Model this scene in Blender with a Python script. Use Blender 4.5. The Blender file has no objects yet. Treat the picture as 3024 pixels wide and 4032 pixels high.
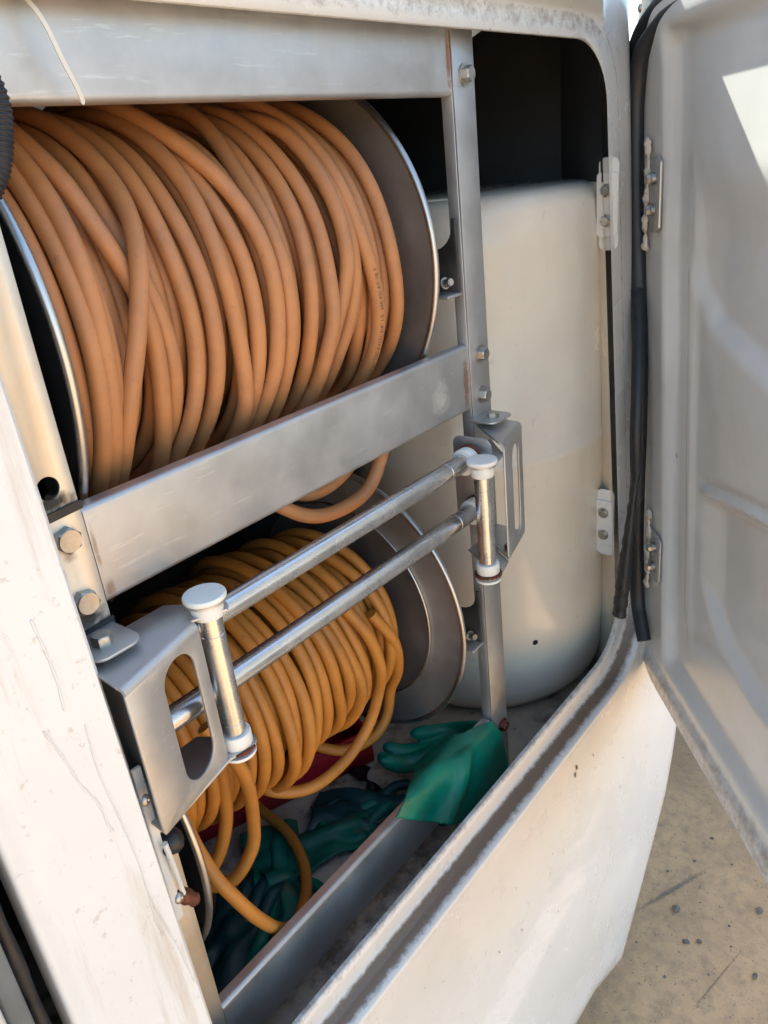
import bpy, bmesh, math, random
from mathutils import Vector, Matrix, Quaternion
import numpy as np
random.seed(7); np.random.seed(7)
PI = math.pi
scene = bpy.context.scene
col = scene.collection

# ------------------------------------------------------------------ camera
cam_data = bpy.data.cameras.new('camera')
cam = bpy.data.objects.new('camera', cam_data); col.objects.link(cam)
cam.location = (-0.3037, -0.6000, 0.2395)
cam.rotation_euler = (1.1544, 0.1041, -0.9017)
cam_data.sensor_fit = 'VERTICAL'; cam_data.sensor_height = 36.0; cam_data.lens = 27.70
cam_data.clip_start = 0.02; cam_data.clip_end = 2000
scene.camera = cam
# ------------------------------------------------------------------ daylight
SUN_DIR = Vector((0.60, 1.0, 1.35)).normalized()          # towards the sun: behind the truck, high
elev = math.asin(SUN_DIR.z); azim = math.atan2(SUN_DIR.x, SUN_DIR.y)
world = bpy.data.worlds.new('World'); scene.world = world; world.use_nodes = True
wn = world.node_tree; bg = wn.nodes['Background']
sky = wn.nodes.new('ShaderNodeTexSky'); sky.sky_type = 'NISHITA'; sky.sun_disc = False
sky.sun_elevation = elev; sky.sun_rotation = azim
sky.air_density = 1.0; sky.dust_density = 1.6; sky.ozone_density = 1.0
wn.links.new(sky.outputs[0], bg.inputs[0]); bg.inputs[1].default_value = 0.13
sun_data = bpy.data.lights.new('sun', 'SUN'); sun = bpy.data.objects.new('sun', sun_data); col.objects.link(sun)
sun_data.energy = 4.2; sun_data.angle = math.radians(0.53); sun_data.color = (1.0, 0.95, 0.88)
sun.rotation_euler = SUN_DIR.to_track_quat('Z', 'Y').to_euler(); sun.location = (3, 5, 8)
scene.view_settings.view_transform = 'Standard'; scene.view_settings.look = 'None'
scene.view_settings.exposure = 2.08; scene.view_settings.gamma = 1.0
scene.view_settings.use_curve_mapping = False
scene.view_settings.use_white_balance = True; scene.view_settings.white_balance_temperature = 6450; scene.view_settings.white_balance_tint = 1   # camera set for open shade
scene.cycles.max_bounces = 10; scene.cycles.diffuse_bounces = 6; scene.cycles.glossy_bounces = 5

# ------------------------------------------------------------------ materials
def mat(name, base, rough=.5, metal=0.0, var=.12, vscale=8.0, stretch=(1,1,1), dirt=None, bump=None,
        rvar=.1, attr=None, coat=0.0, sss=0.0, spec=.5, dirt2=None, uvribs=0):
    m = bpy.data.materials.new(name); m.use_nodes = True
    nt = m.node_tree; N = nt.nodes; Lk = nt.links; b = N['Principled BSDF']
    tc = N.new('ShaderNodeTexCoord'); mp = N.new('ShaderNodeMapping'); mp.inputs['Scale'].default_value = stretch
    Lk.new(tc.outputs['Object'], mp.inputs[0])
    n1 = N.new('ShaderNodeTexNoise'); n1.inputs['Scale'].default_value = vscale; n1.inputs['Detail'].default_value = 6; n1.inputs['Roughness'].default_value = .62
    Lk.new(mp.outputs[0], n1.inputs['Vector'])
    def ramp(src, lo, hi, a=(0,0,0,1), c=(1,1,1,1)):
        r = N.new('ShaderNodeMapRange'); r.inputs[1].default_value = lo; r.inputs[2].default_value = hi
        Lk.new(src, r.inputs[0]); return r.outputs[0]
    def mix(fac, c1, c2):
        x = N.new('ShaderNodeMix'); x.data_type = 'RGBA'
        if isinstance(fac, (int, float)): x.inputs[0].default_value = fac
        else: Lk.new(fac, x.inputs[0])
        for i, c in ((6, c1), (7, c2)):
            if isinstance(c, tuple): x.inputs[i].default_value = (*c, 1)
            else: Lk.new(c, x.inputs[i])
        return x.outputs[2]
    dark = tuple(max(0, v*(1-var*1.6)) for v in base); lite = tuple(min(1, v*(1+var)) for v in base)
    c = mix(ramp(n1.outputs[0], .3, .7), dark, lite)
    def math_(op, a, bb, clamp=True):
        x = N.new('ShaderNodeMath'); x.operation = op; x.use_clamp = clamp
        for i, v in enumerate((a, bb)):
            if isinstance(v, (int, float)): x.inputs[i].default_value = v
            else: Lk.new(v, x.inputs[i])
        return x.outputs[0]
    for k, dd in enumerate((dirt, dirt2)):
        if not dd: continue
        dcol, sc, lo, hi, amt = dd[:5]; st = dd[5] if len(dd) > 5 else (1,1,1)
        mp2 = N.new('ShaderNodeMapping'); mp2.inputs['Scale'].default_value = st; mp2.inputs['Location'].default_value = (3.1+k, 1.7, .4)
        Lk.new(tc.outputs['Object'], mp2.inputs[0])
        n2 = N.new('ShaderNodeTexNoise'); n2.inputs['Scale'].default_value = sc; n2.inputs['Detail'].default_value = 9; n2.inputs['Roughness'].default_value = .7
        Lk.new(mp2.outputs[0], n2.inputs['Vector'])
        c = mix(math_('MULTIPLY', ramp(n2.outputs[0], lo, hi), amt), c, dcol)
    if attr:      # painted-on dirt weight per vertex, broken up by noise
        at = N.new('ShaderNodeAttribute'); at.attribute_name = 'dirt'
        n3 = N.new('ShaderNodeTexNoise'); n3.inputs['Scale'].default_value = attr[1]; n3.inputs['Detail'].default_value = 10; n3.inputs['Roughness'].default_value = .75
        Lk.new(tc.outputs['Object'], n3.inputs['Vector'])
        s = math_('MULTIPLY', at.outputs['Fac'], 1.0, False)
        nz_ = math_('MULTIPLY', n3.outputs[0], 1.1, False)
        s = math_('SUBTRACT', math_('ADD', s, nz_, False), .80, False)
        s = math_('MULTIPLY', s, 2.6)
        gate = math_('SUBTRACT', math_('MULTIPLY', at.outputs['Fac'], 6.0, False), .55)
        s = math_('MULTIPLY', s, gate)
        s = math_('MULTIPLY', s, attr[2])
        c = mix(s, c, attr[0])
    if uvribs:    # fine lengthwise ribs moulded in the rubber, slight mottling between them
        uv = N.new('ShaderNodeUVMap'); sp = N.new('ShaderNodeSeparateXYZ'); Lk.new(uv.outputs[0], sp.inputs[0])
        sn = N.new('ShaderNodeMath'); sn.operation = 'SINE'
        ml = N.new('ShaderNodeMath'); ml.operation = 'MULTIPLY'; ml.inputs[1].default_value = 2*PI*uvribs
        Lk.new(sp.outputs['Y'], ml.inputs[0]); Lk.new(ml.outputs[0], sn.inputs[0])
        ribs = sn.outputs[0]
    Lk.new(c, b.inputs['Base Color'])
    b.inputs['Metallic'].default_value = metal
    rr = N.new('ShaderNodeMapRange'); rr.inputs[1].default_value = .3; rr.inputs[2].default_value = .7
    rr.inputs[3].default_value = max(.03, rough-rvar); rr.inputs[4].default_value = min(1, rough+rvar)
    Lk.new(n1.outputs[0], rr.inputs[0]); Lk.new(rr.outputs[0], b.inputs['Roughness'])
    b.inputs['Specular IOR Level'].default_value = spec
    if coat: b.inputs['Coat Weight'].default_value = coat; b.inputs['Coat Roughness'].default_value = .15
    if sss:
        b.inputs['Subsurface Weight'].default_value = sss; b.inputs['Subsurface Radius'].default_value = (.004,.003,.002)
    nrm = None
    if bump:
        n4 = N.new('ShaderNodeTexNoise'); n4.inputs['Scale'].default_value = bump[0]; n4.inputs['Detail'].default_value = 5
        mp3 = N.new('ShaderNodeMapping'); mp3.inputs['Scale'].default_value = bump[2] if len(bump) > 2 else (1,1,1)
        Lk.new(tc.outputs['Object'], mp3.inputs[0]); Lk.new(mp3.outputs[0], n4.inputs['Vector'])
        bp = N.new('ShaderNodeBump'); bp.inputs['Strength'].default_value = bump[1]; bp.inputs['Distance'].default_value = .002
        Lk.new(n4.outputs[0], bp.inputs['Height']); nrm = bp.outputs[0]
    if uvribs:
        bp2 = N.new('ShaderNodeBump'); bp2.inputs['Strength'].default_value = .05; bp2.inputs['Distance'].default_value = .0006
        Lk.new(ribs, bp2.inputs['Height'])
        if nrm: Lk.new(nrm, bp2.inputs['Normal'])
        nrm = bp2.outputs[0]
    if nrm: Lk.new(nrm, b.inputs['Normal'])
    return m

RUST = (.16, .055, .02)
GRIME = (.16, .125, .09)
M = {}
M['paint'] = mat('cream_paint', (.66,.655,.625), .28, var=.05, vscale=5, rvar=.08, dirt=((.25,.21,.17), 95, .64, .68, .75), dirt2=((.60,.56,.49), 6, .40, 1.0, .22, (1,1,.3)), attr=((.15,.092,.054), 80, .93), bump=(12,.06), coat=.1)
M['pillar'] = mat('white_pillar_paint', (.69,.695,.675), .45, var=.04, vscale=6, dirt=((.46,.39,.31), 34, .53, .66, .55, (1,1,.07)), dirt2=((.48,.42,.35), 85, .60, .66, .55), attr=((.36,.27,.19), 60, .75), bump=(25,.08))
M['door'] = mat('door_inner_paint', (.64,.635,.605), .15, var=.05, vscale=4, rvar=.05, dirt=((.24,.19,.15), 70, .70, .78, .75), dirt2=((.50,.43,.34), 5, .52, .75, .4), attr=((.20,.165,.13), 40, .9), bump=(6,.05), coat=.35)
M['tank'] = mat('cream_tank_shell', (.75,.675,.56), .20, var=.05, vscale=5, dirt=((.45,.37,.27), 60, .60, .75, .45), dirt2=((.56,.49,.38), 4, .40, 1.0, .4, (1,1,.3)), bump=(9,.12), coat=.2)
M['steel'] = mat('stainless_sheet', (.555,.555,.55), .46, .80, var=.09, vscale=14, rvar=.10, dirt=((.36,.33,.29), 5, .45, .8, .45), dirt2=((.72,.71,.69), 260, .60, .66, .45, (.05,1,.6)), bump=(260,.05,(.06,1,1)))
M['postl'] = mat('mill_finish_post', (.62,.59,.53), .47, .85, var=.07, vscale=9, rvar=.08, dirt=((.56,.46,.33), 14, .5, .7, .5), dirt2=((.35,.33,.30), 40, .62, .76, .5), bump=(120,.05))
M['tube'] = mat('polished_tube', (.60,.605,.61), .27, .92, var=.10, vscale=30, rvar=.08, dirt=((.22,.19,.16), 55, .6, .75, .55), bump=(300,.015,(.1,1,1)))
M['bolt'] = mat('bolt_steel', (.46,.44,.40), .38, .9, var=.15, vscale=60, dirt=((.25,.17,.10), 90, .55, .75, .6))
M['rustbolt'] = mat('rusty_bolt', (.15,.045,.022), .55, .3, var=.5, vscale=120, bump=(250,.6))
M['flange'] = mat('worn_reel_steel', (.31,.305,.305), .42, .75, var=.16, vscale=7, rvar=.12, dirt=((.17,.155,.145), 6, .42, .75, .6), dirt2=((.42,.40,.38), 30, .62, .8, .4), bump=(60,.12))
M['rim'] = mat('bright_rim', (.52,.51,.50), .38, 1.0, var=.08, vscale=12)
M['blacksteel'] = mat('black_steel', (.018,.02,.024), .45, .2, var=.3, vscale=20)
M['darksteel'] = mat('dark_bracket_steel', (.12,.115,.11), .5, .8, var=.2, vscale=20)
M['rubber'] = mat('black_rubber', (.016,.017,.020), .48, var=.3, vscale=40, dirt=((.09,.085,.075), 60, .62, .8, .5), bump=(90,.25))
M['rubber_dirty'] = mat('dirty_rubber', (.022,.022,.022), .5, var=.35, vscale=40, dirt=((.34,.31,.25), 55, .64, .70, .9), bump=(110,.9))
M['nylon'] = mat('white_nylon', (.76,.745,.69), .42, var=.05, vscale=30, dirt=((.40,.27,.15), 60, .62, .78, .5), sss=.15)
M['hoseA'] = mat('orange_hose_rubber', (.47,.208,.078), .55, var=.08, vscale=7, rvar=.06, dirt=((.27,.135,.075), 18, .45, .74, .6), dirt2=((.15,.09,.06), 75, .62, .70, .55), uvribs=26, bump=(40,.10))
M['hoseB'] = mat('amber_hose_rubber', (.48,.195,.030), .50, var=.08, vscale=8, rvar=.06, dirt=((.25,.11,.03), 16, .47, .74, .6), dirt2=((.12,.07,.035), 60, .61, .70, .55), uvribs=26, bump=(40,.10))
M['ink'] = mat('black_ink', (.035,.028,.022), .6, var=.1)
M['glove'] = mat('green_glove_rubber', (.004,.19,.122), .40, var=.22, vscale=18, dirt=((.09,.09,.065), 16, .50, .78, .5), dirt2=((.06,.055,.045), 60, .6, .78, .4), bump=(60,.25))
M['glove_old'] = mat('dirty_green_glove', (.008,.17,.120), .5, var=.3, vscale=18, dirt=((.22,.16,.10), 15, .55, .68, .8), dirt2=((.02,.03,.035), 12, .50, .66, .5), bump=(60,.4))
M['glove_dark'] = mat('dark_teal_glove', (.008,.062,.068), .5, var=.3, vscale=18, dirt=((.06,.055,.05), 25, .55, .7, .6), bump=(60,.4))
M['red'] = mat('red_plastic', (.50,.014,.030), .42, var=.15, vscale=20, dirt=((.2,.07,.06), 30, .58, .75, .5))
M['floor'] = mat('dirty_compartment_floor', (.50,.44,.36), .6, var=.12, vscale=12, dirt=((.11,.09,.07), 14, .48, .66, .9), dirt2=((.04,.035,.03), 50, .60, .70, .8), bump=(40,.3))
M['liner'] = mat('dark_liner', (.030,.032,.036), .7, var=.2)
M['black'] = mat('blackened_patch', (.012,.012,.014), .8, var=.2)
M['concrete'] = mat('tan_concrete', (.64,.375,.185), .85, var=.22, vscale=2.4, dirt=((.34,.215,.125), 26, .45, .68, .65), dirt2=((.09,.065,.05), 110, .61, .66, .8), bump=(90,.9))
M['pebble'] = mat('grey_pebble', (.20,.16,.125), .85, var=.35, vscale=60, bump=(120,.5))
M['caulk'] = mat('cracked_caulk', (.66,.60,.51), .7, var=.15, vscale=60, dirt=((.28,.17,.10), 80, .5, .7, .8), bump=(120,1.0))
M['caulk_pale'] = mat('pale_seam', (.62,.53,.41), .5, var=.1, vscale=40, dirt=((.30,.22,.15), 40, .5, .66, .7), bump=(90,.6))
M['greyrubber'] = mat('grey_weatherstrip', (.13,.15,.155), .6, var=.15, vscale=20)
M['tie'] = mat('natural_cable_tie', (.60,.585,.52), .45, var=.05)

# ------------------------------------------------------------------ object helpers
def tag(o, label=None, cat=None, group=None, kind=None):
    if label: o['label'] = label
    if cat: o['category'] = cat
    if group: o['group'] = group
    if kind: o['kind'] = kind
    return o
def empty(name, loc, label=None, cat=None, group=None):
    o = bpy.data.objects.new(name, None); o.location = loc; o.empty_display_size = .02
    col.objects.link(o); tag(o, label, cat, group); return o
def adopt(o, parent):
    if parent is None: return
    o.parent = parent
    # meshes are modelled in world coordinates: undo the Empty's own offset; a mesh parent already sits at identity
    if parent.type == 'EMPTY': o.matrix_parent_inverse = Matrix.Translation(parent.location).inverted()
def obj(name, me, material, parent=None, smooth=True, kind=None):
    o = bpy.data.objects.new(name, me); col.objects.link(o)
    if material is not None and len(me.materials) == 0: me.materials.append(M[material] if isinstance(material, str) else material)
    if smooth:
        for p in me.polygons: p.use_smooth = True
    adopt(o, parent)
    if kind: o['kind'] = kind
    return o
def mesh(name, verts, faces, uvs=None):
    me = bpy.data.meshes.new(name); me.from_pydata([tuple(v) for v in verts], [], faces); me.update()
    if uvs is not None:
        l = me.uv_layers.new(name='UVMap')
        for i, lp in enumerate(me.loops): l.data[i].uv = uvs[i]
    return me
def bm_mesh(name, bm):
    bmesh.ops.recalc_face_normals(bm, faces=bm.faces)
    me = bpy.data.meshes.new(name); bm.to_mesh(me); bm.free(); return me
def sharp(me, ang=35):
    bm = bmesh.new(); bm.from_mesh(me)
    for e in bm.edges:
        if len(e.link_faces) == 2 and e.calc_face_angle(0) > math.radians(ang): e.smooth = False
    bm.to_mesh(me); bm.free(); return me
def box(name, lo, hi, material, parent=None, bev=.0015, seg=2):
    bm = bmesh.new(); bmesh.ops.create_cube(bm, size=1)
    lo, hi = Vector(lo), Vector(hi)
    for v in bm.verts: v.co = Vector([(lo[i]+hi[i])/2 + v.co[i]*(hi[i]-lo[i]) for i in range(3)])
    if bev: bmesh.ops.bevel(bm, geom=bm.edges[:], offset=bev, segments=seg, profile=.5, affect='EDGES')
    me = bm_mesh(name, bm); return obj(name, sharp(me, 50), material, parent)
def frames(P):
    P = [Vector(p) for p in P]; n = len(P); T = []
    for i in range(n):
        t = P[min(i+1, n-1)] - P[max(i-1, 0)]; T.append(t.normalized())
    u = T[0].orthogonal().normalized(); out = []
    for i in range(n):
        if i: u = (T[i-1].rotation_difference(T[i])) @ u
        u = (u - T[i]*u.dot(T[i])).normalized(); out.append((P[i], T[i], u, T[i].cross(u)))
    return out
def tube_data(P, rad, sides=12, cap=True, flat=None, rfun=None):
    F = frames(P); V = []; Fa = []; UV = []; L = 0; Ls = [0]
    for i in range(1, len(F)): L += (F[i][0]-F[i-1][0]).length; Ls.append(L)
    for i, (p, t, u, v) in enumerate(F):
        r = rfun(i/(len(F)-1), Ls[i]) if rfun else rad
        for k in range(sides):
            a = 2*PI*k/sides
            V.append(p + u*(math.cos(a)*r) + v*(math.sin(a)*r*(flat or 1)))
    for i in range(len(F)-1):
        for k in range(sides):
            k2 = (k+1) % sides
            Fa.append((i*sides+k, i*sides+k2, (i+1)*sides+k2, (i+1)*sides+k))
            UV += [(Ls[i], k/sides), (Ls[i], (k+1)/sides), (Ls[i+1], (k+1)/sides), (Ls[i+1], k/sides)]
    if cap:
        for base, rev in ((0, True), ((len(F)-1)*sides, False)):
            f = [base+k for k in range(sides)]
            if rev: f.reverse()
            Fa.append(tuple(f)); UV += [(0, 0)]*sides
    return V, Fa, UV
def catmull(P, n=8):
    P = [Vector(p) for p in P]; Q = [P[0]*2-P[1]] + P + [P[-1]*2-P[-2]]; out = []
    for i in range(1, len(Q)-2):
        for k in range(n):
            t = k/n; a, b, c, d = Q[i-1], Q[i], Q[i+1], Q[i+2]
            out.append(.5*((2*b) + (c-a)*t + (2*a-5*b+4*c-d)*t*t + (3*b-a-3*c+d)*t**3))
    out.append(P[-1]); return out
def tube(name, P, rad, material, parent=None, sides=12, smooth_n=0, flat=None, rfun=None, kind=None):
    if smooth_n: P = catmull(P, smooth_n)
    V, F, UV = tube_data(P, rad, sides, flat=flat, rfun=rfun)
    return obj(name, sharp(mesh(name, V, F, UV), 60), material, parent, kind=kind)
def lathe(name, prof, origin, axis, material, parent=None, sides=48, closed=False):
    """prof: list of (axial, radius)"""
    ax = Vector(axis).normalized(); u = ax.orthogonal().normalized(); v = ax.cross(u); o = Vector(origin)
    V = []; F = []
    for a, r in prof:
        for k in range(sides):
            t = 2*PI*k/sides; V.append(o + ax*a + u*(math.cos(t)*r) + v*(math.sin(t)*r))
    n = len(prof)
    for i in range(n if closed else n-1):
        for k in range(sides):
            k2 = (k+1) % sides; j = (i+1) % n
            F.append((i*sides+k, i*sides+k2, j*sides+k2, j*sides+k))
    if not closed:
        if prof[0][1] > 1e-6: F.append(tuple(range(sides-1, -1, -1)))
        if prof[-1][1] > 1e-6: F.append(tuple((n-1)*sides+k for k in range(sides)))
    bm = bmesh.new(); me = mesh(name, V, F); bm.from_mesh(me)
    bmesh.ops.remove_doubles(bm, verts=bm.verts, dist=1e-6)
    bmesh.ops.recalc_face_normals(bm, faces=bm.faces); bm.to_mesh(me); bm.free()
    return obj(name, sharp(me, 40), material, parent)
def plate(name, outer, holes, thick, origin, ux, uy, material, parent=None, bev=.0008):
    """flat sheet with holes; outer/holes are 2D loops in the (ux, uy) frame, thickness along ux x uy (backwards)"""
    bm = bmesh.new(); ux, uy, o = Vector(ux).normalized(), Vector(uy).normalized(), Vector(origin)
    nz = ux.cross(uy); edges = []
    for loop in [outer]+holes:
        vs = [bm.verts.new(o + ux*a + uy*b) for a, b in loop]
        edges += [bm.edges.new((vs[i], vs[(i+1) % len(vs)])) for i in range(len(vs))]
    bmesh.ops.triangle_fill(bm, use_beauty=True, use_dissolve=False, edges=edges, normal=nz)
    g = bmesh.ops.extrude_face_region(bm, geom=bm.faces[:])
    for v in g['geom']:
        if isinstance(v, bmesh.types.BMVert): v.co -= nz*thick
    bmesh.ops.recalc_face_normals(bm, faces=bm.faces)
    if bev:
        es = [e for e in bm.edges if len(e.link_faces) == 2 and e.calc_face_angle(0) > 1.2]
        bmesh.ops.bevel(bm, geom=es, offset=bev, segments=2, profile=.5, affect='EDGES')
    me = bm_mesh(name, bm); return obj(name, sharp(me, 40), material, parent)
def rrect(x0, x1, z0, z1, r, n=6):
    """rounded rectangle loop; r = (bl, br, tr, tl)"""
    if not isinstance(r, (tuple, list)): r = (r,)*4
    out = []
    for (cx, cz, rr, a0) in ((x0+r[0], z0+r[0], r[0], PI), (x1-r[1], z0+r[1], r[1], 1.5*PI), (x1-r[2], z1-r[2], r[2], 0), (x0+r[3], z1-r[3], r[3], .5*PI)):
        for k in range(n+1):
            a = a0 + .5*PI*k/n; out.append((cx+rr*math.cos(a), cz+rr*math.sin(a)))
    return out
def circle2(cx, cz, r, n=24): return [(cx+r*math.cos(2*PI*k/n), cz+r*math.sin(2*PI*k/n)) for k in range(n)]
def hexbolt(p, n, af, h, material='bolt', parent=None, washer=True, name='bolt', spin=None):
    """hexagon head with chamfered crown on a washer, n = outward normal"""
    n = Vector(n).normalized(); u = n.orthogonal().normalized(); v = n.cross(u); p = Vector(p)
    a0 = random.uniform(0, PI/3) if spin is None else spin
    V = []; F = []; R = af/math.sqrt(3)
    def ring(r, z, m, hexa):
        i0 = len(V)
        for k in range(m):
            a = a0 + 2*PI*k/m
            rr = r
            if hexa:
                b = (a-a0) % (PI/3) - PI/6; rr = r*math.cos(PI/6)/math.cos(b)
            V.append(p + n*z + u*math.cos(a)*rr + v*math.sin(a)*rr)
        return i0
    m = 24; rings = []
    z0 = 0
    if washer:
        rings += [ring(af*.78, 0, m, False), ring(af*.78, .0018, m, False)]; z0 = .0018
    rings += [ring(R, z0, m, True), ring(R, z0+h*.86, m, True), ring(af*.475, z0+h, m, False), ring(af*.40, z0+h*.985, m, False)]
    for a, b in zip(rings, rings[1:]):
        for k in range(m):
            k2 = (k+1) % m; F.append((a+k, a+k2, b+k2, b+k))
    F.append(tuple(rings[-1]+k for k in range(m)))
    me = mesh(name, V, F); return obj(name, sharp(me, 25), material, parent)
def screw(p, n, r, parent, name='screw'):
    n = Vector(n).normalized(); 
    return lathe(name, [(0, r), (r*.25, r*.97), (r*.5, r*.75), (r*.62, r*.35), (r*.5, r*.18), (r*.35, 0)], p, n, 'bolt', parent, 16)

_stain_mats = {}
def stain_mat(colr, amt):
    k = (colr, amt)
    if k in _stain_mats: return _stain_mats[k]
    m = bpy.data.materials.new('stain'); m.use_nodes = True; nt = m.node_tree; N = nt.nodes; Lk = nt.links; b = N['Principled BSDF']
    b.inputs['Base Color'].default_value = (*colr, 1); b.inputs['Roughness'].default_value = .8; b.inputs['Specular IOR Level'].default_value = .2
    uv = N.new('ShaderNodeUVMap'); g = N.new('ShaderNodeTexGradient'); g.gradient_type = 'SPHERICAL'; mp = N.new('ShaderNodeMapping')
    mp.inputs['Location'].default_value = (-1,-1,0); mp.inputs['Scale'].default_value = (2,2,1)
    Lk.new(uv.outputs[0], mp.inputs[0]); Lk.new(mp.outputs[0], g.inputs[0])
    tc = N.new('ShaderNodeTexCoord'); n = N.new('ShaderNodeTexNoise'); n.inputs['Scale'].default_value = 140; n.inputs['Detail'].default_value = 8
    Lk.new(tc.outputs['Object'], n.inputs['Vector'])
    a = N.new('ShaderNodeMath'); a.operation = 'ADD'; Lk.new(g.outputs['Fac'], a.inputs[0]); Lk.new(n.outputs[0], a.inputs[1])
    r = N.new('ShaderNodeMapRange'); r.inputs[1].default_value = .68; r.inputs[2].default_value = 1.25; r.inputs[4].default_value = amt; Lk.new(a.outputs[0], r.inputs[0])
    r2 = N.new('ShaderNodeMath'); r2.operation = 'MULTIPLY'; r2.use_clamp = True
    e = N.new('ShaderNodeMapRange'); e.inputs[2].default_value = .25; Lk.new(g.outputs['Fac'], e.inputs[0])
    Lk.new(r.outputs[0], r2.inputs[0]); Lk.new(e.outputs[0], r2.inputs[1]); Lk.new(r2.outputs[0], b.inputs['Alpha'])
    _stain_mats[k] = m; return m
def stain(c, ux, uy, w, h, colr, amt, parent, name='rust_stain'):
    """thin film of rust or soot lying on a surface"""
    c, ux, uy = Vector(c), Vector(ux).normalized(), Vector(uy).normalized()
    V = [c-ux*w/2-uy*h/2, c+ux*w/2-uy*h/2, c+ux*w/2+uy*h/2, c-ux*w/2+uy*h/2]
    return obj(name, mesh(name, V, [(0,1,2,3)], [(0,0),(1,0),(1,1),(0,1)]), stain_mat(colr, amt), parent, False)

# ================================================================== THE TRUCK (setting of the reels)
def yb(z): return -.045 + .042*z                       # plane of the recessed flange, leaning in towards the roof
def sstep(a, b, x):
    t = min(1, max(0, (x-a)/(b-a))); return t*t*(3-2*t)
XL, XR, ZB, ZT = -.050, .975, -.666, .372
def dense(x0, x1, z0, z1, r, nc=10, ns=14):
    L = rrect(x0, x1, z0, z1, r, nc); out = []
    for i in range(4):
        seg = L[i*(nc+1):(i+1)*(nc+1)]; out += seg
        a, b = seg[-1], L[((i+1)*(nc+1)) % len(L)]
        for k in range(1, ns): t = k/ns; out.append((a[0]+(b[0]-a[0])*t, a[1]+(b[1]-a[1])*t))
    return out
inner = dense(XL, XR, ZB, ZT, (.06,.115,.085,.05))
outer = dense(XL-.016, XR+.045, ZB-.046, ZT+.042, (.07,.150,.120,.07))
NB = len(inner)
truck = empty('truck', (.45, .8, -1.55), 'cream white service truck body with its side compartment open', 'truck')
def corner(x, z):
    d = max(0, x-(1.05+.17*sstep(-.60,-.95,z)))
    return 7.0*d*d if d < .12 else 7*.0144+1.68*(d-.12)
def panel_y(x, z):
    y = yb(max(z, -.70)) - .034
    y -= .052*sstep(.0, .42, -.70-z)
    # pressed styling rib that rises to the right and fades out
    t = (x-.30)/(.79-.30); zr = -.978 + t*.075
    d = (z-zr)
    fade = 1-sstep(.60, .80, x)
    y -= fade*.011*sstep(.012, -.010, d)
    y += fade*.004*math.exp(-((d-.016)/.010)**2)
    # shoulder rolling away under the gutter
    return y
def boundary(cx, cz, dx, dz):
    poly = [(-.172,.508),(1.22,.508),(1.22,-.875),(1.14,-.975),(.838,-1.362),(.812,-1.384),(.70,-1.296),(.60,-1.270),(-.172,-1.266)]
    best = 1e9
    for i in range(len(poly)):
        (ax, az), (bx, bz) = poly[i], poly[(i+1) % len(poly)]
        ex, ez = bx-ax, bz-az; det = dx*ez - dz*ex
        if abs(det) < 1e-9: continue
        t = ((ax-cx)*ez-(az-cz)*ex)/det; s = ((ax-cx)*dz-(az-cz)*dx)/det
        if t > 0 and -1e-6 <= s <= 1+1e-6: best = min(best, t)
    return best
rings = [(0,.006,0),(0,.0012,.2),(.012,0,.25),(.35,0,.12),(.70,0,.10),(.80,-.002,.40),(.87,-.007,.85),(.91,-.015,.95),(.95,-.026,.38),(1.0,-.0325,.08),(1.08,-.0345,.05)]
V = []; F = []; DW = []
for (t, dy, dw) in rings:
    for i in range(NB):
        (ax, az), (bx, bz) = inner[i], outer[i]
        x, z = ax+(bx-ax)*t, az+(bz-az)*t
        rs = sstep(.88, .985, x)*sstep(-.66, -.50, z)
        V.append((x, yb(z)+dy*(1-rs)+corner(x, z), z))
        bot = sstep(-.52, -.64, z); top = sstep(.33, .375, z); rgt = sstep(.93, .98, x)
        left = sstep(.0, -.04, x)
        w = dw*bot*(1.15 - .25*sstep(.2,.8,x))
        w = max(w, top*(.34 if .3 < t < .75 else .12) if t > 0 else top*.3, rgt*dw*.42)
        if t < .02 and bot > .5: w = .38
        DW.append(w if left < .5 else .12)
K = 40; cx, cz = .45, -.15
for s in range(1, K+1):
    f = (s/K)**1.25
    for i in range(NB):
        x0, y0, z0 = V[(len(rings)-1)*NB+i]
        dx, dz = x0-cx, z0-cz; T = boundary(cx, cz, dx, dz)
        x, z = cx+dx*(1+(T-1)*f), cz+dz*(1+(T-1)*f)
        k = sstep(0, .12, f)
        rs = sstep(.88, .985, x)*sstep(-.66, -.50, z)
        y = ((yb(z)-.0345)*(1-k)+panel_y(x, z)*k if z > -.70 else panel_y(x, z)) + .0345*rs + corner(x, z)
        # panel edges roll away from the viewer
        e = max(sstep(.86, 1.0, f), 0)
        if z < -.72 and x > .3: y += .010*e*e
        if x < -.15: y += .006*sstep(-.155, -.172, x)
        V.append((x, y, z)); DW.append(.05)
i0 = len(V)-NB
for dy, sc in ((.012, .999), (.045, .995)):
    for i in range(NB):
        x, y, z = V[i0+i]; V.append((cx+(x-cx)*sc, y+dy, cz+(z-cz)*sc)); DW.append(.1)
R = len(V)//NB
for j in range(R-1):
    for i in range(NB):
        i2 = (i+1) % NB; F.append((j*NB+i, j*NB+i2, (j+1)*NB+i2, (j+1)*NB+i))
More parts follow.
